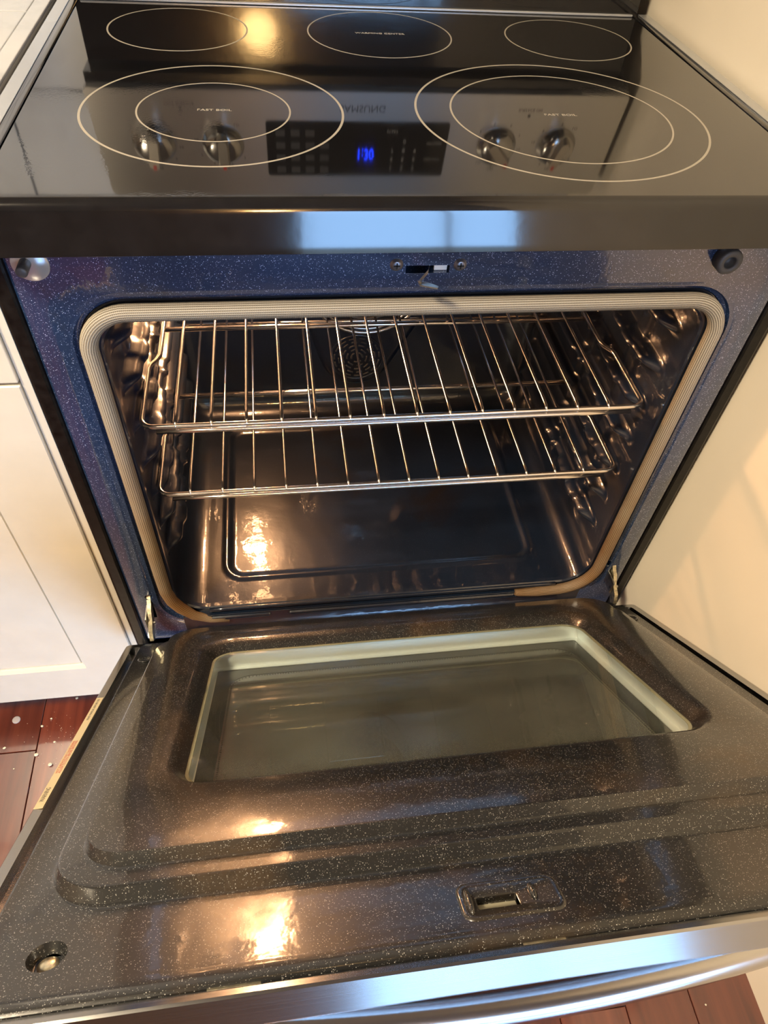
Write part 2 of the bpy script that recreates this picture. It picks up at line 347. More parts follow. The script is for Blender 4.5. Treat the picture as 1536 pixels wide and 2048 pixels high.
def tag(o, label=None, cat=None, group=None, kind=None):
    if label: o['label'] = label
    if cat: o['category'] = cat
    if group: o['group'] = group
    if kind: o['kind'] = kind
    return o
def empty(name, loc=(0, 0, 0)):
    o = bpy.data.objects.new(name, None); COL.objects.link(o); o.location = loc; o.empty_display_size = .1; return o

# ------------------------------------------------------------------ the room
floor = tag(MB().box(-2.6, 3.0, WY-.1, .62, -.05, -.004).build('floor', M['groove']), kind='structure')
PW = 0.096
pm = {}
def plank(x, y0, y1):
    L_ = round(y1-y0, 4)
    if L_ not in pm:
        g = .0006; b = MB().box(g, PW-g, g, L_-g, -.0035, 0, 0)
        me = bpy.data.meshes.new('plank'); me.from_pydata(b.v, [], b.f); me.update()
        bm = bmesh.new(); bm.from_mesh(me); bmesh.ops.recalc_face_normals(bm, faces=bm.faces[:])
        bmesh.ops.bevel(bm, geom=[e for e in bm.edges if all(v.co.z > -.001 for v in e.verts)], offset=.0007, segments=1, affect='EDGES'); bm.to_mesh(me); bm.free()
        me.materials.append(M['wood']); pm[L_] = me
    o = link('plank', pm[L_], None, floor); o.location = (x, y0, 0)
for k in range(-21, 27):
    x = -.58+PW*k
    if k == -1: off = -.048
    elif k == 8: off = -.507
    else: off = -1.25*((k*0.381966+.17) % 1)-.02
    if k == 0: off = -.9
    if k == 9: off = -1.05
    edges = sorted({.6, WY} | {round(off-1.25*j, 4) for j in range(-1, 5) if WY < off-1.25*j < .6})
    for a, b_ in zip(edges, edges[1:]):
        if b_-a > .03: plank(x, a, b_)

# right wall beside the range and its return further out
WXR = 0.3835
tag(MB().box(WXR, .4735, -.44, .62, 0, 2.4).build('wall_right', M['wall']), kind='structure')
wr2 = tag(MB().box(.4735, .60, -1.3, -.30, 0, 2.4).build('wall_right_outer', M['wall']), kind='structure')
wb = tag(MB().box(-2.6, 3.0, .62, .72, 0, 2.4).build('wall_back', M['grout']), kind='structure')
# large marble tiles on the back wall
for r_ in range(0, 6):
    for c_ in range(-8, 2):
        x0 = c_*.305+(.15 if r_ % 2 else 0)-.05; x1 = min(x0+.302, WXR-.001); z0 = .905+r_*.155
        if x1-x0 < .03: continue
        MB().box(x0, x1, .612, .621, z0, z0+.152, .0012).build('wall_tile', M['tile'], wb)
tag(MB().box(-2.7, -2.6, WY, .62, 0, 2.4).build('wall_left', M['wall2']), kind='structure')
tag(MB().box(3.0, 3.1, WY, .62, 0, 2.4).build('wall_far_right', M['wall2']), kind='structure')
tag(MB().box(-2.6, 3.0, WY, .72, 2.4, 2.5).build('ceiling', M['ceil']), kind='structure')
wf = MB()
wf.box(-2.6, WX0, WY-.12, WY, 0, 2.4); wf.box(WX1, 3.0, WY-.12, WY, 0, 2.4); wf.box(WX0, WX1, WY-.12, WY, WZ1, 2.4); wf.box(WX0, WX1, WY-.12, WY, 0, WZ0)
tag(wf.build('wall_front', M['wall3']), kind='structure')
win = MB(); 
for a in (WX0, WX1-.05): win.box(a, a+.05, WY-.10, WY-.04, WZ0, WZ1)
for a in (WZ0, WZ1-.05): win.box(WX0+.05, WX1-.05, WY-.10, WY-.04, a, a+.05)
wn = tag(win.build('window_1', M['white']), kind='structure')
MB().box(.965, 1.005, WY-.10, WY-.04, WZ0+.05, WZ1-.05).build('window_mullion', M['white'], wn)
MB().box(WX0+.05, .95, WY-.075, WY-.071, WZ0+.05, WZ1-.05).build('window_pane', M['winglass'], wn)
MB().box(1.02, WX1-.05, WY-.075, WY-.071, WZ0+.05, WZ1-.05).build('window_pane', M['winglass'], wn)
for x, lab in ((-.17, 'warm brass globe wall lamp left of the patio window'), (2.10, 'warm brass globe wall lamp right of the patio window')):
    t = empty('wall_lamp', (x, WY, 2.17)); tag(t, lab, 'lamp')
    MB().lathe([(.05, 0), (.05, .015), (.02, .02), (.015, .06)], (0, 0, 0), 'y', 20).build('mount', M['brass'], t, True)
    MB().lathe([(.02, -.035), (.075, -.01), (.115, .04), (.125, .08), (.115, .12), (.075, .17), (.02, .195)], (0, .14, -.08), 'z', 24).build('globe', M['lamp'], t, True)
t = empty('ceiling_fill_lamp', (-1.20, -0.95, 2.40)); tag(t, 'added round flush fill lamp, out of view over the kitchen floor', 'lamp')
MB().lathe([(.20, 0), (.20, -.02), (.19, -.025)], (0, 0, 0), 'z', 40).build('housing', M['white'], t, True)
MB().lathe([(.18, -.024), (.175, -.035), (.12, -.05), (.02, -.056)], (0, 0, 0), 'z', 40).build('diffuser', M['fill_lamp'], t, True)

# ------------------------------------------------------------------ left cabinet and counter
CX = -.3865; CABL = -1.20
cab = empty('base_cabinet', (-.79, .3, 0)); tag(cab, 'cream shaker base cabinet with one drawer over a door, left of the oven', 'cabinet')
def inv(o, p): o.parent = p; o.matrix_parent_inverse = Matrix.Translation(-Vector(p.location)); return o
inv(MB().box(CABL, CX-.001, .0225, .60, .082, .872).build('carcass', M['inside']), cab)
inv(MB().box(CX-.0005, -.3785, .004, .60, .0, .872).build('filler_strip', M['paint']), cab)
inv(MB().box(CABL, CX-.001, .075, .60, 0, .0815).build('toe_kick', M['paint']), cab)
def shaker(name, x0, x1, z0, z1, stile, rail):
    y = 0.0
    ls = [[(a, y+.021, b) for a, b in rr(x0, x1, z0, z1, .0005, 1)], [(a, y+.0012, b) for a, b in rr(x0, x1, z0, z1, .0005, 1)], [(a, y, b) for a, b in rr(x0+.0012, x1-.0012, z0+.0012, z1-.0012, .0005, 1)],
          [(a, y, b) for a, b in rr(x0+stile, x1-stile, z0+rail, z1-rail, .0005, 1)], [(a, y+.0065, b) for a, b in rr(x0+stile+.0006, x1-stile-.0006, z0+rail+.0006, z1-rail-.0006, .0005, 1)],
          [(a, y+.0065, b) for a, b in rr(x0+stile+.0048, x1-stile-.0048, z0+rail+.0048, z1-rail-.0048, .0005, 1)],
          [(a, y+.0095, b) for a, b in rr(x0+stile+.0052, x1-stile-.0052, z0+rail+.0052, z1-rail-.0052, .0005, 1)],
          [(a, y+.0095, b) for a, b in rr(x0+stile+.0068, x1-stile-.0068, z0+rail+.0068, z1-rail-.0068, .0005, 1)],
          [(a, y+.0065, b) for a, b in rr(x0+stile+.0072, x1-stile-.0072, z0+rail+.0072, z1-rail-.0072, .0005, 1)]]
    return inv(mesh(name, *loops(ls, True, True), M['paint']), cab)
shaker('door', CABL+.001, CX-.0015, .083, .7185, .076, .088)
dr = MB().box(CABL+.001, CX-.0015, 0, .021, .7222, .868, .0012).build('drawer', M['paint']); inv(dr, cab)
kn = MB().lathe([(.006, 0), (.006, .012), (.014, .018), (.014, .024), (.009, .028)], (-.80, 0, .795), 'y', 20, -1).build('knob', M['handle']); kn.parent = dr
kn = MB().lathe([(.006, 0), (.006, .012), (.014, .018), (.014, .024), (.009, .028)], (-1.14, 0, .66), 'y', 20, -1).build('door_knob', M['handle']); inv(kn, cab)
ct = tag(MB().box(CABL-.6, -.3815, -.028, .611, .8735, .913, .002).build('countertop', M['grout']), 'white grey marble tiled countertop left of the black cooktop', 'countertop')
for i in range(0, 5):
    for j in range(0, 3):
        x1 = -.4005-i*.305+(.0) ; y1 = .42-j*.205
        MB().box(x1-.302, x1, max(y1-.202, -.027), y1, .9125, .9165, .001).build('tile', M['marble'], ct)
    MB().box(-.4005-i*.305-.302, -.4005-i*.305, .423, .608, .9125, .9165, .001).build('tile', M['marble'], ct)
MB().box(-.4, -.3822, -.027, .609, .9128, .9163, .001).build('edge_strip', M['marble'], ct)

# ------------------------------------------------------------------ the range
rng = empty('kitchen_range', (0, .3, 0)); tag(rng, 'black and stainless electric kitchen range with its oven door half open', 'range')
def part(o): return inv(o, rng)
# body sides and lower front
def box_part(name, *a, mat='side', c=0.0, uv=False):
    o = MB().box(*a, c).build(name, M[mat])
    if uv: planar_uv(o, lambda p: (p.x, p.z))
    return part(o)
bodyL = box_part('side_panel', -.378, -.3615, .0015, .60, .02, .882, c=.003)
bodyR = box_part('side_panel', .3615, .378, .0015, .60, .02, .882, c=.003)
box_part('back_panel', -.361, .361, .58, .60, .02, .88)
box_part('drawer_front', -.373, .373, -.030, .0, .045, .225, mat='steel_door', c=.004, uv=True)
box_part('base_plate', -.36, .36, .02, .57, .02, .04)

# cooktop
ZC = .915
part(MB().box(-.352, .352, -.0285, .4825, .9055, ZC, .0006).build('cooktop_glass', M['glass']))
def ring(name, cx, cy, r, w):
    n = 128; vs = []; fs = []
    for rad, z in ((r-w, ZC-.0001), (r-w, ZC+.00012), (r+w, ZC+.00012), (r+w, ZC-.0001)):
        for k in range(n): vs.append((cx+rad*math.cos(2*pi*k/n), cy+rad*math.sin(2*pi*k/n), z))
    for i in range(3):
        for k in range(n): fs.append((i*n+k, i*n+(k+1) % n, (i+1)*n+(k+1) % n, (i+1)*n+k))
    return part(mesh(name, vs, fs, M['print'], None, False))
for a in ((-.1842, .1432, .1183, .0011), (-.1842, .1432, .0692, .0008), (.1485, .1422, .1430, .0011), (.1485, .1422, .1086, .0009),
          (-.2301, .381, .0766, .0009), (.2301, .381, .0765, .0008), (0, .3826, .0842, .0008)): ring('burner_ring', *a)
for s, x, y, w in (('FAST BOIL', -.1842, .1437, .031), ('FAST BOIL', .1485, .1432, .033), ('WARMING CENTER', 0, .3826, .0585)):
    o = textmesh('burner_lettering', s, .0062, M['print'], None, Matrix.Translation((x, y, ZC+.0001)), .00012, width=w); part(o)
# metal side rims and the back bar
def rim(s):
    poly = [(s*.3525, .908), (s*.3525, .9158), (s*.3555, .9172), (s*.358, .9162), (s*.3605, .9168), (s*.3725, .9172), (s*.3765, .915), (s*.378, .909), (s*.378, .884), (s*.3665, .884), (s*.3665, .9045)]
    return part(autosmooth(MB().prism(poly, -.0285, .49, lambda a, b, h: (a, h, b)).build('side_rim', M['trim']), 50))
rim(-1); rim(1)
for s in (-1, 1):
    part(MB().box(min(s*.3605, s*.3735), max(s*.3605, s*.3735), -.028, .485, .9168, .9176, .0003).build('rim_strip', M['rim']))
# front bullnose
prof = [(-.0287, .9155), (-.0296, .9164), (-.0312, .9160), (-.0330, .9150), (-.0352, .9130), (-.0370, .9100), (-.0383, .9060), (-.0395, .9015), (-.0440, .8860), (-.0458, .8800), (-.0462, .8775), (-.0445, .8762), (-.0300, .8765), (-.0200, .8830), (-.0200, .9045), (-.0285, .9048)]
part(autosmooth(MB().prism(prof, -.379, .379, lambda a, b, h: (h, a, b)).build('front_trim', M['trim']), 35))
# backguard
part(MB().prism([(.4850, .9045), (.4850, .985), (.60, .985), (.60, .9045)], -.358, .358, lambda a, b, h: (h, a, b)).build('backguard_riser', M['trim']))
part(MB().box(-.351, .351, .4805, .4845, .9152, .9180, .0008).build('back_seal', M['rim']))
# control panel, tilted back: s runs up the panel, x across, d out of it
PA = Vector((0, .45, 1.0)); PD = Vector((0, .04, .155)).normalized(); PN = Vector((0, -PD.z, PD.y)); PL = .1601
pm_ = Matrix(((1, 0, 0, 0), (0, PD.y, PN.y, .45), (0, PD.z, PN.z, 1.0), (0, 0, 0, 1)))
cp = MB()
pr = [(-.366, .004), (-.362, 0), (.362, 0), (.366, .004), (.366, PL-.006), (.360, PL), (-.360, PL), (-.366, PL-.006)]
cp.prism(pr, -.012, 0, lambda a, b, h: (a, b, h))
panel = planar_uv(cp.build('control_panel', M['steel']), lambda c: (c.x, c.y)); panel.matrix_world = pm_
bpy.context.view_layer.update()
panel.parent = rng; panel.matrix_parent_inverse = Matrix.Translation(-Vector(rng.location))
bk = MB(); bk.prism([(.4625, .986), (.4625, 1.0), (.50, 1.145), (.60, 1.145), (.60, .986)], -.363, .363, lambda a, b, h: (h, a, b))
part(bk.build('backguard_housing', M['trim']))
def sub(o, parent): o.parent = parent; return o
dl = rr(-.140, .117, .041, .126, .004, 4)
sub(MB().prism(dl, 0, .0012, lambda a, b, h: (a, b, h)).build('display_window', M['dispglass']), panel)
textmesh('clock_digits', '1:30', .024, M['blueled'], panel, Matrix.Translation((-.001, .090, .0013)), .0001, width=.022)
textmesh('maker_logo', 'SAMSUNG', .014, M['darkprint'], panel, Matrix.Translation((-.008, .0225, .0002)), .0002, width=.062)
for i in range(4):
    for j in range(4):
        x = -.127+i*.0205; s_ = .054+j*.019
        if i == 3 and j == 0: continue
        sub(MB().box(x, x+.0125, s_, s_+.0095, .0011, .00135).build('touch_button', M['button']), panel)
for r_, row in enumerate(('123', '456', '789')):
    for c_, ch in enumerate(row):
        textmesh('keypad_digit', ch, .0085, M['greyprint'], panel, Matrix.Translation((.038+c_*.0165, .113-r_*.0145, .0014)), .0001)
textmesh('keypad_digit', '0', .0085, M['greyprint'], panel, Matrix.Translation((.0545, .0695, .0014)), .0001)
textmesh('button_lettering', 'START', .0055, M['greyprint'], panel, Matrix.Translation((.036, .0545, .0014)), .0001)
textmesh('button_lettering', 'OVEN LIGHT', .0042, M['greyprint'], panel, Matrix.Translation((.098, .098, .0014)), .0001)
textmesh('button_lettering', 'OFF/CLEAR', .0045, M['greyprint'], panel, Matrix.Translation((.098, .073, .0014)), .0001)
for x, s_ in ((-.2498, .0262), (.2278, .0301)):
    sub(MB().lathe([(.0022, 0), (.0022, .0008), (.001, .0012)], (x, s_, 0), 'z', 12).build('indicator_light', M['darkprint']), panel)
textmesh('panel_lettering', 'HOT SURFACE', .0058, M['darkprint'], panel, Matrix.Translation((-.2498, .0185, .0002)), .0001)
textmesh('panel_lettering', 'SURFACE ON', .0058, M['darkprint'], panel, Matrix.Translation((.2278, .0215, .0002)), .0001)
knob0 = None
for i, (kx, rot, nums) in enumerate(((-.292, .10, 1), (-.1995, 0.0, 1), (.1905, -.72, 1), (.281, .30, 1))):
    kb = MB().lathe([(.0285, 0), (.0285, .003), (.0265, .0045), (.0255, .010), (.0225, .0145), (.015, .017), (.004, .0178)], (0, 0, 0), 'z', 40).build('knob', M['chrome'], None, True)
    kb.location = (kx, .076, 0); kb.rotation_euler = (0, 0, rot); kb.parent = panel
    g = MB()
    vs, fs = loops([[(a, b, .010) for a, b in rr(-.0080, .0080, -.024, .024, .0078, 5)], [(a, b, .024) for a, b in rr(-.0074, .0074, -.023, .023, .0073, 5)], [(a, b, .0265) for a, b in rr(-.006, .006, -.021, .021, .0058, 5)]], True, True)
    g.add(vs, fs); go = g.build('knob_grip', M['knobgrip'], kb); autosmooth(go, 50)
    MB().box(-.0022, .0022, .0150, .0215, .0262, .0270).build('knob_pointer', M['redprint'], kb)
    for a_, ch in zip((135, 100, 60, 25, -15, -50, 180, 215), ('9', 'HI', '7', '6', '5', '3', '2', 'LO')):
        an = math.radians(90+a_ if i % 2 else 270+a_)
        textmesh('dial_number', ch, .0058, M['darkprint'], panel, Matrix.Translation((kx+.036*math.cos(an), .076+.034*math.sin(an), .0002)), .0001)
    textmesh('dial_number', 'OFF', .0062, M['darkprint'], panel, Matrix.Translation((kx, .114, .0002)), .0001)

# oven face frame with recessed hole
def X2(ls, y): return [(a, y, b) for a, b in ls]
GA, GT, GB = .3135, .7975, .291
fr = loops([X2(rr(-.361, .361, .235, .885, .004, 10), .03), X2(rr(-.361, .361, .235, .885, .004, 10), .004), X2(rr(-.358, .358, .238, .885, .004, 10), .0012), X2(rr(-.352, .352, .243, .885, .004, 10), 0),
            X2(rr(-.3345, .3345, .271, .8185, .062, 10), 0), X2(rr(-.3325, .3325, .273, .8165, .060, 10), .0010), X2(rr(-.3275, .3275, .277, .812, .055, 10), .0016),
            X2(rr(-.3255, .3255, .279, .810, .052, 10), .006), X2(rr(-.322, .322, .282, .8065, .05, 10), .008), X2(rr(-.322, .322, .282, .8065, .05, 10), .03)], closed=True)
face = mesh('oven_face_frame', *fr, M['frame'])
cs = [MB().box(-.0205, .0200, -.02, .05, .8318, .8392).build('c', M['black']),
      MB().lathe([(.0055, -.02), (.0055, .05)], (-.3379, 0, .3485), 'y', 16).build('c', M['black']), MB().lathe([(.0055, -.02), (.0055, .05)], (.3278, 0, .3477), 'y', 16).build('c', M['black']),
      MB().box(-.343, -.335, -.02, .05, .298, .338).build('c', M['black']), MB().box(.335, .343, -.02, .05, .298, .338).build('c', M['black'])]
cut(face, cs); autosmooth(face, 30); part(face)
box_part('frame_backing', -.36, .36, .034, .040, .81, .88, mat='black')
# shoulder flange the gasket sits on (dark ring) and liner
part(autosmooth(mesh('gasket_flange', *loops([X2(rr(-.3215, .3215, .2825, .806, .05, 10), .0085), X2(rr(-.3055, .3055, .2985, .790, .042, 10), .0075), X2(rr(-.3040, .3040, .3000, .7885, .042, 10), .010), X2(rr(-.3040, .3040, .3000, .7885, .042, 10), .016)]), M['cavity']), 30))
# gasket path: bottom-left end, up, over, down, along the bottom right
def gpath():
    P = []
    P += [(-.236, .2790), (-.262, .2835), (-.284, .2960), (-.300, .3180), (-.3085, .336), (-.3130, .36)]
    P += [(-GA, .40+(.755-.40)*i/24) for i in range(25)]
    P += [(-GA+.042-.042*math.cos(pi/2*i/12), .7555+.042*math.sin(pi/2*i/12)) for i in range(1, 13)]
    P += [(-GA+.042+(2*GA-.084)*i/30, GT) for i in range(1, 30)]
    P += [(GA-.042+.042*math.sin(pi/2*i/12), .7555+.042*math.cos(pi/2*i/12)) for i in range(0, 13)]
    P += [(GA, .755-(.755-.345)*i/24) for i in range(1, 25)]
    P += [(GA-.054+.054*math.cos(pi/2*i/12), .345-.054*math.sin(pi/2*i/12)) for i in range(1, 13)]
    P += [(.255-.05*i/4, .291-.0005*i) for i in range(1, 4)]+[(.200, .290), (.194, .292)]
    return P
gp = gpath(); n = 64; vs = []; fs = []; uvv = []; acc = 0; m = len(gp)
for i, (x, z) in enumerate(gp):
    a = gp[max(i-1, 0)]; b_ = gp[min(i+1, m-1)]; tx, tz = b_[0]-a[0], b_[1]-a[1]; l = math.hypot(tx, tz); nx, nz = -tz/l, tx/l
    if i: acc += math.hypot(x-gp[i-1][0], z-gp[i-1][1])
    e = .55+.45*min(1, min(i, m-1-i)/3.0)
    for k in range(n+1):
        th = 2*pi*k/n; R_ = (.0081+.00028*math.cos(22*th))*e
        o1, o2 = R_*math.cos(th)*(1.0), R_*.95*math.sin(th)
        vs.append((x+nx*o1, -.0005-o2, z+nz*o1)); uvv.append((acc, k/n))
for i in range(m-1):
    for k in range(n): fs.append((i*(n+1)+k, i*(n+1)+k+1, (i+1)*(n+1)+k+1, (i+1)*(n+1)+k))
fs.append(tuple(range(n))[::-1]); fs.append(tuple((m-1)*(n+1)+k for k in range(n)))
gk = mesh('door_gasket', vs, fs, M['gasket'], None, True)
uvl = gk.data.uv_layers.new(name='UVMap')
for lp in gk.data.loops: uvl.data[lp.index].uv = uvv[lp.vertex_index]
part(gk)

# oven liner, one swept skin with pressed rack guides and floor emboss
CXW, CZ0, CZ1, CY1 = .3085, .293, .7925, .45
RZ_U, RZ_L = .628, .516
def smooth(a, b, x):
    t = min(1, max(0, (x-a)/(b-a))); return t*t*(3-2*t)
levels = [RZ_L-.112-.0065+.056*i for i in range(7)]
def side_disp(y, z, s):
    d = 0.0
    f = smooth(.040, .075, y)*(1-smooth(.405, .425, y))
    for i, lz in enumerate(levels):
        # each guide: a ledge with two raised pads and a dimple between
        c = lz-.007
        g = smooth(.0085, .0030, abs(z-c))
        wob = .0185+.002*smooth(.018, .008, abs(y-.15))-.006*smooth(.020, .012, abs(y-.20))
        d = max(d, g*wob*f)
    d += .004*smooth(.022, .008, abs(y-.115))*smooth(.33, .36, z)*(1-smooth(.73, .76, z))
    d -= .0035*smooth(.014, .006, abs(y-.235))*smooth(.33, .36, z)*(1-smooth(.73, .76, z))
    d += .006*smooth(.012, .004, abs(y-.425))
    return d
def floor_disp(x, y):
    # raised frame line around a sunken middle field
    qx = abs(x)-.232; qy = abs(y-.228)-.158
    r = .02; ax, ay = max(qx+r, 0), max(qy+r, 0); dist = math.hypot(ax, ay)+min(max(qx+r, qy+r), 0)-r
    return -.0035*smooth(.006, -.004, dist)+.0018*smooth(.006, .001, abs(dist-.008))
per = []
for (x, z) in rr(-CXW, CXW, CZ0, CZ1, .040, 12): per.append((x, z))
# subdivide straight runs
pts = []
for i in range(len(per)):
    a = per[i]; b_ = per[(i+1) % len(per)]; l = math.hypot(b_[0]-a[0], b_[1]-a[1]); k = max(1, int(l/.0032))
    if a[1] > CZ1-.0001 and b_[1] > CZ1-.0001: k = 8
    for j in range(k): pts.append((a[0]+(b_[0]-a[0])*j/k, a[1]+(b_[1]-a[1])*j/k))
ny = 120; vs = []; fs = []; n = len(pts)
for j in range(ny+1):
    y = .009+(CY1-.009)*j/ny; inset = .03*(1-math.sqrt(max(0, 1-max(0, (y-(CY1-.03))/.03)**2)))
    for (x, z) in pts:
        cx_, cz_ = max(-CXW+.04, min(CXW-.04, x)), max(CZ0+.04, min(CZ1-.04, z))
        nx, nz = x-cx_, z-cz_; l = math.hypot(nx, nz) or 1; nx /= l; nz /= l
        d = inset
        if abs(nx) > .7: d += side_disp(y, z, 1)*smooth(.7, .95, abs(nx))
        elif nz < -.7: d += floor_disp(x, y)*smooth(.7, .95, -nz)
        vs.append((x-nx*d, y, z-nz*d))
for j in range(ny):
    for k in range(n): fs.append((j*n+k, j*n+(k+1) % n, (j+1)*n+(k+1) % n, (j+1)*n+k))
fs.append(tuple(ny*n+k for k in range(n)))
liner = mesh('oven_liner', vs, fs, M['cavity'], None, True)
part(liner)
# front sill with long pressed slots along the bottom
sl = MB()
for (a, b_) in ((-.262, -.175), (-.150, .20)):
    vs_, fs_ = loops([[(p, -.0009, q) for p, q in rr(a, b_, .2815, .2895, .0039, 5)], [(p, -.0035, q) for p, q in rr(a+.001, b_-.001, .2825, .2885, .0029, 5)], [(p, -.0035, q) for p, q in rr(a+.003, b_-.003, .2840, .2870, .0014, 5)], [(p, -.0012, q) for p, q in rr(a+.004, b_-.004, .2845, .2865, .0009, 5)]], False, True)
    sl.add(vs_, fs_)
part(autosmooth(sl.build('sill_bead', M['cavity']), 60))
part(MB().box(-.300, .300, -.0009, .012, .2400, .2925, .0006).build('sill_plate', M['cavity']))
part(MB().tube([(-.262+i*.02, .0045, .2995) for i in range(27)], .0032, 10).build('sill_lip', M['cavity'], None, True))

# convection fan cover on the back wall: a tapering raised shield, guard and pierced grille
def hull_circles(c1, r1, c2, r2, n=24):
    d = math.hypot(c2[0]-c1[0], c2[1]-c1[1]); th = math.acos((r1-r2)/d); base = math.atan2(c2[1]-c1[1], c2[0]-c1[0]); out = []
    for i in range(n*2+1):
        a = base+th+(2*pi-2*th)*i/(2*n); out.append((c1[0]+r1*math.cos(a), c1[1]+r1*math.sin(a)))
    for i in range(n+1):
        a = base-th+2*th*i/n; out.append((c2[0]+r2*math.cos(a), c2[1]+r2*math.sin(a)))
    return out
FC, FR_ = (.008, .560), .100; GC, GR_ = (-.006, .408), .052
Ls = []
for off, y in ((.012, .4495), (.009, .4440), (.004, .4415), (0, .4410)):
    Ls.append([(a, y, b) for a, b in hull_circles(FC, FR_+off+.01, GC, GR_+off)])
for sc_, y in ((.97, .4410),):
    Ls.append([(a, y, b) for a, b in hull_circles(FC, (FR_+.01)*sc_, GC, GR_*sc_)])
fan = autosmooth(mesh('fan_cover', *loops(Ls, False, True), M['cavity']), 50); part(fan)
for r_, w_ in ((.098, .0035), (.090, .0022), (.070, .002), (.045, .002), (.022, .002)):
    sub(MB().tube([(FC[0]+r_*math.cos(2*pi*i/48), .437, FC[1]+r_*math.sin(2*pi*i/48)) for i in range(48)], w_, 8, True).build('guard_ring', M['wire' if r_ > .085 else 'rubber'], None, True), fan)
for i in range(12):
    a = 2*pi*i/12
    sub(MB().tube([(FC[0]+.012*math.cos(a), .4375, FC[1]+.012*math.sin(a)), (FC[0]+.096*math.cos(a+.25), .4375, FC[1]+.096*math.sin(a+.25))], .0018, 6).build('guard_spoke', M['rubber']), fan)
sub(MB().lathe([(.088, 0), (.088, .0006)], (FC[0], .4408, FC[1]), 'y', 40, -1).build('fan_hole', M['black']), fan)
g = MB()
for r_ in (.010, .0175, .025, .0325, .040):
    k = int(r_*2*pi/.016)
    for i in range(k):
        a0 = 2*pi*(i+(.5 if int(r_*1000) % 2 else 0))/k; a1 = a0+2*pi/k*.62
        g.tube([(GC[0]+r_*math.cos(a0+(a1-a0)*q/4), .4404, GC[1]+r_*math.sin(a0+(a1-a0)*q/4)) for q in range(5)], .0016, 6)
o = sub(g.build('pierced_grille', M['rubber'], None, True), fan)
sub(MB().tube([(GC[0]+.0465*math.cos(2*pi*i/40), .4406, GC[1]+.0465*math.sin(2*pi*i/40)) for i in range(40)], .0016, 6, True).build('grille_rim', M['cavity'], None, True), fan)
# oven lamp on the back wall, upper left
ol = part(MB().lathe([(.034, 0), (.034, .006), (.028, .009), (.024, .009)], (-.222, .4495, .69), 'y', 28, -1).build('oven_lamp', M['zinc'], None, True))
sub(MB().lathe([(.022, .004), (.023, .010), (.021, .018), (.014, .026), (.004, .029)], (-.222, .4495, .69), 'y', 24, -1).build('lamp_lens', M['ovenbulb'], None, True), ol)

# face fittings
def screw(x, z, r, y=0.0, par=None):
    o = MB().lathe([(r*1.28, .0006), (r*1.25, -.0006), (r, -.0008), (r*.98, -.0022), (r*.7, -.0028), (r*.2, -.003)], (x, y, z), 'y', 24).build('screw', M['screw'], None, True)
    c = MB(); c.box(x-r*.62, x+r*.62, y-.0034, y-.0025, z-r*.13, z+r*.13); c.box(x-r*.13, x+r*.13, y-.0034, y-.0025, z-r*.62, z+r*.62)
    c = c.build('screw_cross', M['black']); c.parent = o; return part(o)
screw(-.0293, .8405, .0048); screw(.0293, .8398, .0048)
lt = part(MB().box(.0065, .0185, .004, .007, .8322, .8388).build('latch_plate', M['white']))
def ribbon(pts, w, t=.0007):
    """thin bent plate through pts (x,y,z), width w along z-ish"""
    b = MB(); P = [Vector(p) for p in pts]; vs = []
    for p in P: 
        for dx, dz in ((0, -w/2), (0, w/2)):
            vs.append((p.x, p.y, p.z+dz)); vs.append((p.x+t, p.y+t, p.z+dz))
    fs = []
    for i in range(len(P)-1):
        a = i*4; c = a+4
        fs += [(a, a+2, c+2, c), (a+1, c+1, c+3, a+3), (a, c, c+1, a+1), (a+2, a+3, c+3, c+2)]
    fs += [(0, 1, 3, 2), (len(vs)-4, len(vs)-2, len(vs)-1, len(vs)-3)]
    return b.add(vs, fs)
part(ribbon([(.004, .012, .836), (-.001, -.004, .835), (-.012, -.020, .8345), (-.010, -.0225, .8340)], .004).build('latch_hook', M['zinc']))
part(MB().prism([(-.0125, -.017), (-.0115, -.0245), (.0035, -.030), (.005, -.027), (-.004, -.020)], .8335, .8347, lambda a, b, h: (a, b, h)).build('latch_tongue', M['zinc']))
o = part(MB().lathe([(.0155, .0005), (.0155, -.001), (.0145, -.0022), (.001, -.0024)], (-.3395, 0, .846), 'y', 32).build('bumper_plate', M['rim'], None, True))
sub(MB().lathe([(.0048, -.002), (.0048, -.017), (.004, -.018), (.001, -.018)], (-.3425, 0, .848), 'y', 18).build('bumper_pin', M['rubber'], None, True), o)
part(MB().lathe([(.0125, .0005), (.0125, -.010), (.0115, -.0115), (.0065, -.0118), (.0055, -.0105), (.0050, -.004), (.001, -.004)], (.2875, 0, .8435), 'y', 32).build('door_bumper', M['rubber'], None, True))

# ------------------------------------------------------------------ oven door, local: x, -u (u away from the hinge), h out of the inner face
DA = math.radians(37.8407); DH = Vector((0, -.0226, .3088))
def U(x, u, h): return (x, -u, h)
def UL(ls, h): return [(a, -b, h) for a, b in ls]
N_ = 10
def q(x, u0, u1, r, h): return UL(rr(-x, x, u0, u1, r, N_), h)
skin = mesh('oven_door', *loops([q(.262, .066, .402, .03, -.0375), q(.3680, .002, .5850, .006, -.0375), q(.3685, .001, .5855, .006, -.0275), q(.3765, -.007, .5918, .006, -.0268), q(.3780, -.009, .5930, .007, -.0285),
    q(.3780, -.009, .5930, .007, -.0500), q(.3750, -.006, .5900, .008, -.0540), q(.262, .066, .402, .03, -.0540)], closed=True), M['steel_door'])
autosmooth(skin, 30); planar_uv(skin, lambda c: (c.x, c.y*.7+c.z))
skin.matrix_world = Matrix.Translation(DH) @ Matrix.Rotation(-DA, 4, 'X')
bpy.context.view_layer.update()
skin.parent = rng; skin.matrix_parent_inverse = Matrix.Translation(-Vector(rng.location))
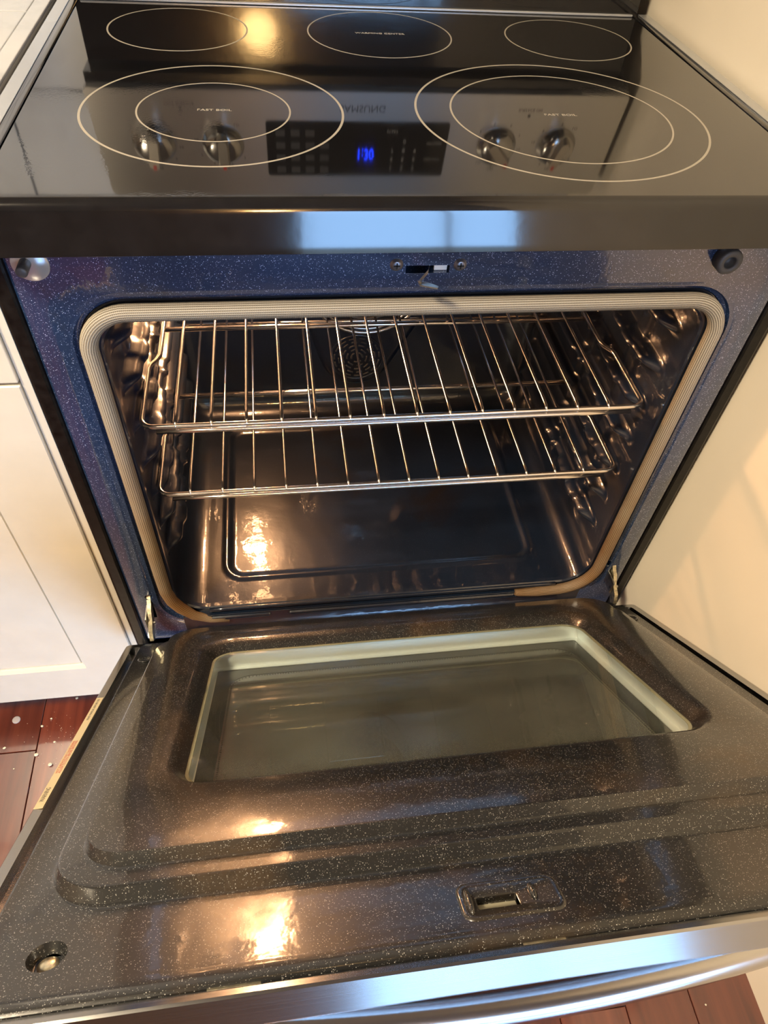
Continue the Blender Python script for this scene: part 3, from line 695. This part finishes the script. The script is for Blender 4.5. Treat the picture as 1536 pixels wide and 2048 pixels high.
ip = mesh('inner_panel', *loops([q(.3555, .0035, .5800, .010, -.037), q(.3575, .001, .5850, .012, -.034), q(.3575, .001, .5850, .012, -.0285), q(.3566, .002, .5838, .012, -.0248), q(.3540, .005, .5790, .012, -.0226),
    q(.3500, .008, .5715, .012, -.0232), q(.3330, .013, .5105, .050, -.0234), q(.3312, .014, .5082, .049, -.0228), q(.3302, .0145, .5062, .048, -.0214), q(.3270, .0155, .5032, .046, -.0124), q(.3262, .016, .5018, .045, -.0114), q(.3247, .016, .5002, .044, -.0108),
    q(.3118, .018, .4868, .038, -.0108), q(.3106, .018, .4856, .0375, -.0104), q(.3100, .018, .4842, .037, -.0096), q(.3080, .0185, .4816, .036, -.0012), q(.3074, .019, .4812, .035, -.0003), q(.3060, .0195, .4796, .034, 0), 
    q(.2640, .062, .4040, .042, 0), q(.2590, .067, .3990, .038, -.0012), q(.2530, .0735, .3935, .034, -.0065), q(.2495, .077, .3900, .031, -.0105), q(.2470, .0795, .3875, .029, -.0135),
    q(.2470, .0795, .3875, .029, -.0150), q(.2640, .062, .4040, .042, -.0150), q(.3300, .012, .5100, .05, -.026), q(.3500, .008, .572, .012, -.037)], closed=True), M['door'])
# screw recesses and latch slot pressed into the flange
def lcut(mb):
    o = mb.build('c', M['black']); return o
cuts = [lcut(MB().lathe([(.0095, 0), (.0135, .010), (.0135, .02)], (-.3105, -.5455, -.031), 'z', 32)), lcut(MB().lathe([(.0095, 0), (.0135, .010), (.0135, .02)], (.3105, -.5455, -.031), 'z', 32)),
        lcut(MB().box(-.0245, .0050, -.5565, -.5455, -.045, -.01))]
cut(ip, cuts); autosmooth(ip, 32); ip.parent = skin
for sx in (-1, 1):
    x, u = sx*.3105, .5455
    o = sub(MB().lathe([(.0068, 0), (.0068, .0012), (.0045, .0030), (.001, .0034)], (x, -u, -.0312), 'z', 24).build('panel_screw', M['brass'], None, True), skin)
# raised beads round the latch slot
def bead(pts, r, name, mat='door', rr_=None):
    return sub(MB().tube(pts, [r*(.3+.7*math.sin(pi*i/(len(pts)-1))**.5) if 0 < i < len(pts)-1 else r*.2 for i in range(len(pts))], 10).build(name, M[mat], None, True), skin)
sub(autosmooth(mesh('latch_surround', *loops([UL(rr(-.0375, .0375, .5310, .5665, .009, 6), -.0240), UL(rr(-.0365, .0365, .5320, .5655, .008, 6), -.0222), UL(rr(-.0350, .0350, .5335, .5640, .007, 6), -.0216), UL(rr(-.0325, .0325, .5360, .5620, .006, 6), -.0226), UL(rr(-.0255, .0065, .5445, .5570, .002, 6), -.0226), UL(rr(-.0245, .0050, .5455, .5565, .0015, 6), -.0232), UL(rr(-.0245, .0050, .5455, .5565, .0015, 6), -.028)]), M['door']), 60), skin)
sub(MB().box(-.024, .0045, -.5563, -.5457, -.033, -.0290).build('slot_plate', M['foil2']), skin)
bead([U(-.0300, .5375+.0235*i/10, -.0218) for i in range(11)], .0028, 'latch_bead')
bead([U(.0165, .5395+.015*i/10, -.0218) for i in range(11)], .0026, 'latch_bead')
# window pack
sub(mesh('inner_window_pane', *loops([q(.2490, .0775, .3895, .030, -.0139), q(.2490, .0775, .3895, .030, -.0143)], True, True), M['pane_in']), skin)
sub(autosmooth(mesh('pane_seal', *loops([q(.2490, .0775, .3895, .030, -.0144), q(.2440, .0825, .3845, .027, -.0144), q(.2440, .0825, .3845, .027, -.0158), q(.2490, .0775, .3895, .030, -.0158)], closed=True), M['foil2']), 30), skin)
sub(mesh('window_liner', *loops([q(.2500, .0760, .3900, .004, -.0160), q(.2515, .0760, .3915, .004, -.0370), q(.2440, .0830, .3840, .004, -.0375), q(.2440, .0830, .3840, .004, -.0385), q(.2525, .0750, .3925, .004, -.0385), q(.2520, .0740, .3920, .004, -.0160)], closed=True), M['foil']), skin)
sub(mesh('outer_window_pane', *loops([q(.2600, .068, .400, .02, -.0392), q(.2600, .068, .400, .02, -.0397)], True, True), M['pane_out']), skin)
vs_, fs_ = loops([q(.2590, .069, .399, .02, -.0391), q(.2260, .102, .366, .03, -.0391), q(.2260, .102, .366, .03, -.0388), q(.2590, .069, .399, .02, -.0388)], closed=True)
sub(mesh('frit_border', vs_, fs_, M['frit']), skin)
dots = MB(); pr_ = rr(-.2235, .2235, .1045, .3635, .030, 10)
tot = []
for i in range(len(pr_)):
    a = pr_[i]; b_ = pr_[(i+1) % len(pr_)]; l = math.hypot(b_[0]-a[0], b_[1]-a[1]); k = max(1, round(l/.0034))
    for j in range(k): tot.append((a[0]+(b_[0]-a[0])*j/k, a[1]+(b_[1]-a[1])*j/k))
for (x, u) in tot:
    ang = [(x+.0011*math.cos(pi*k/3), -(u+.0011*math.sin(pi*k/3)), -.0388) for k in range(6)]
    dots.add(ang, [tuple(range(6))])
tag(sub(dots.build('frit_dots', M['frit']), skin), kind='stuff')
# slotted vent strip seen at the end gap between porcelain panel and stainless skin
for (a, b_) in ((-.205, -.172), (-.003, .026)):
    sub(MB().box(a, b_, -.5858, -.5838, -.033, -.0272).build('edge_clip', M['brass']), skin)
# warning label on the left lip
sub(MB().box(-.3768, -.3690, -.371, -.156, -.0268, -.02655).build('warning_sticker', M['label']), skin)
R90 = Matrix.Rotation(pi/2, 4, 'Z')
textmesh('sticker_lettering', 'WARNING', .0058, M['darkprint'], skin, Matrix.Translation((-.3732, -.350, -.0265)) @ R90, .00005, width=.022)
textmesh('sticker_lettering', 'HOT SURFACES MAY CAUSE BURNS', .0030, M['redprint'], skin, Matrix.Translation((-.3743, -.285, -.0265)) @ R90, .00005, width=.060)
textmesh('sticker_lettering', 'ALLOW TO COOL BEFORE SERVICING', .0030, M['redprint'], skin, Matrix.Translation((-.3718, -.285, -.0265)) @ R90, .00005, width=.060)
textmesh('sticker_lettering', 'READ MANUAL BEFORE USE', .0034, M['darkprint'], skin, Matrix.Translation((-.3732, -.185, -.0265)) @ R90, .00005, width=.05)
# handle
HN = 40
hp = [(-.31+.62*i/HN) for i in range(HN+1)]
hb = MB().tube([U(x, .556, -.1025+.0455*(x/.31)**2*1.0) for x in hp], .0145, 20).build('handle', M['handle'], None, True); sub(hb, skin)
for sx in (-1, 1):
    sub(MB().box(sx*.30-.012, sx*.30+.012, -.566, -.546, -.062, -.050, .002).build('handle_mount', M['handle']), skin)
# hinge claws and dimples
for sx in (-1, 1):
    x = sx*.339
    poly = [(.022, .352), (.014, .356), (.006, .350), (-.004, .338), (-.012, .334), (-.020, .322), (-.034, .314), (-.040, .300), (-.032, .292), (-.022, .302), (-.010, .310), (-.004, .322), (.012, .330), (.024, .340)]
    part(autosmooth(MB().prism(poly, x-.0026, x+.0026, lambda a, b, h: (h, a, b)).build('hinge_arm', M['brass']), 60))
    part(MB().box(x-.006, x-.0035, -.024, .020, .306, .330, .0006).build('hinge_plate', M['zinc']))
    part(MB().lathe([(.0022, 0), (.0022, .012)], (x-.006, -.020, .316), 'x', 12).build('hinge_pin', M['zinc']))
    sub(MB().lathe([(.0085, 0), (.0085, .0012), (.0065, .0016), (.0055, .0004), (.001, .0004)], (sx*.3400, -.060, -.0230), 'z', 24).build('panel_rivet', M['door'], None, True), skin)

# ------------------------------------------------------------------ racks
def rack(z, label):
    t = empty('oven_rack', (0, .2, z)); tag(t, label, 'oven rack')
    def rp(o): o.parent = t; o.matrix_parent_inverse = Matrix.Translation(-Vector((0, .2, z))); return o
    yf, yb, hw = .0345, .405, .2965
    path = []
    path += [(-hw+.011, yb, z)]
    path += [(-hw+.011, .40-.235*i/8, z) for i in range(9)]
    path += [(-hw+.008, .155, z), (-hw+.002, .146, z), (-hw, .138, z), (-hw, .06, z)]
    path += [(-hw+.014-.014*math.cos(pi/2*i/8), yf+.014-.014*math.sin(pi/2*i/8), z) for i in range(9)]
    path += [(-hw+.014+(2*hw-.028)*i/10, yf, z) for i in range(1, 10)]
    mir_ = [(-p[0], p[1], p[2]) for p in path if p[0] < -.28][::-1]
    rp(MB().tube(path+mir_, .0030, 10).build('frame_wire', M['wire'], None, True))
    rp(MB().tube([(-hw+.016+(2*hw-.032)*i/8, yf-.0015, z-.0062) for i in range(9)], .0028, 10).build('front_bar', M['wire'], None, True))
    for y in (.226, .40):
        rp(MB().tube([(-hw+.011, y, z-.0052), (0, y, z-.0052), (hw-.011, y, z-.0052)], .0029, 10).build('cross_bar', M['wire'], None, True))
    rp(MB().tube([(-hw+.011, .233, z-.0085), (hw-.011, .233, z-.0085)], .0024, 8).build('cross_bar', M['wire'], None, True))
    me = None
    for k in range(14):
        x = -.2588+.0392*k
        if me is None:
            o = MB().tube([(0, -.166, -.0032), (0, -.1665, .0010), (0, -.162, .0040), (0, -.15, .0045), (0, .0, .0045), (0, .205, .0045)], .0019, 8).build('wire', M['wire'], None, True); me = o.data
        else: o = link('wire', me)
        o.parent = t; o.location = (x, 0, 0)
    return t
rack(RZ_U, 'chrome wire oven rack, the upper of the two in the oven')
rack(RZ_L, 'chrome wire oven rack, the lower of the two in the oven')

# ------------------------------------------------------------------ litter on the floor
def crumb(x, y, s, label, mat='crumb'):
    bm = bmesh.new(); bmesh.ops.create_icosphere(bm, subdivisions=1, radius=s)
    for v in bm.verts: v.co = Vector((v.co.x*random.uniform(.7, 1.2), v.co.y*random.uniform(.6, 1.1), v.co.z*random.uniform(.4, .7)))
    zm = min(v.co.z for v in bm.verts)
    for v in bm.verts: v.co.z -= zm
    me = bpy.data.meshes.new('crumb'); bm.to_mesh(me); bm.free()
    tag(link('crumb', me, M[mat], None, False, (x, y, 0)), label, 'crumb', 'plaster crumbs on the red floor')
for x, y, s, l in ((-.553, -.0757, .0042, 'largest cream plaster crumb on the red floor, nearest the door edge'), (-.578, -.0563, .0036, 'flat cream crumb lying where two plank joints meet'), (-.5774, -.0069, .0026, 'small white crumb on the upper part of the long plank seam, above the joint'),
                   (-.5649, .0053, .0022, 'tiny white crumb just right of the plank seam near the cabinet'), (-.6316, -.0395, .0026, 'small cream crumb at the left edge of the picture above the joint'),
                   (-.5531, -.0367, .0020, 'thin pale crumb on the middle plank beside scattered dust'), (-.5282, .0394, .0028, 'white crumb directly under the cabinet edge'), (-.6094, -.0762, .0014, 'tiny crumb on the leftmost plank below the joint'),
                   (.398, -.520, .0016, 'tiny white crumb on the dark floor at the lower right by the wall')): crumb(x, y, s, l)
spk = MB()
for i in range(60):
    x, y, s = random.gauss(-.545, .03), random.gauss(-.03, .03), random.uniform(.0003, .0007)
    spk.add([(x-s, y, .0001), (x, y-s, .0001), (x+s, y, .0001), (x, y+s, .0001), (x, y, s+.0001)], [(0, 1, 4), (1, 2, 4), (2, 3, 4), (3, 0, 4), (3, 2, 1, 0)])
tag(spk.build('floor_dust', M['crumb']), 'pale plaster dust scattered on the red planks by the cabinet', 'dust', kind='stuff')
pad = MB().lathe([(.0066, 0), (.0066, .0009), (.0055, .0014), (.001, .0015)], (-.6224, .0095, 0), 'z', 24).build('round_pad', M['felt'], None, True)
tag(pad, 'small round grey felt pad lying on the red floor below the cabinet', 'pad')
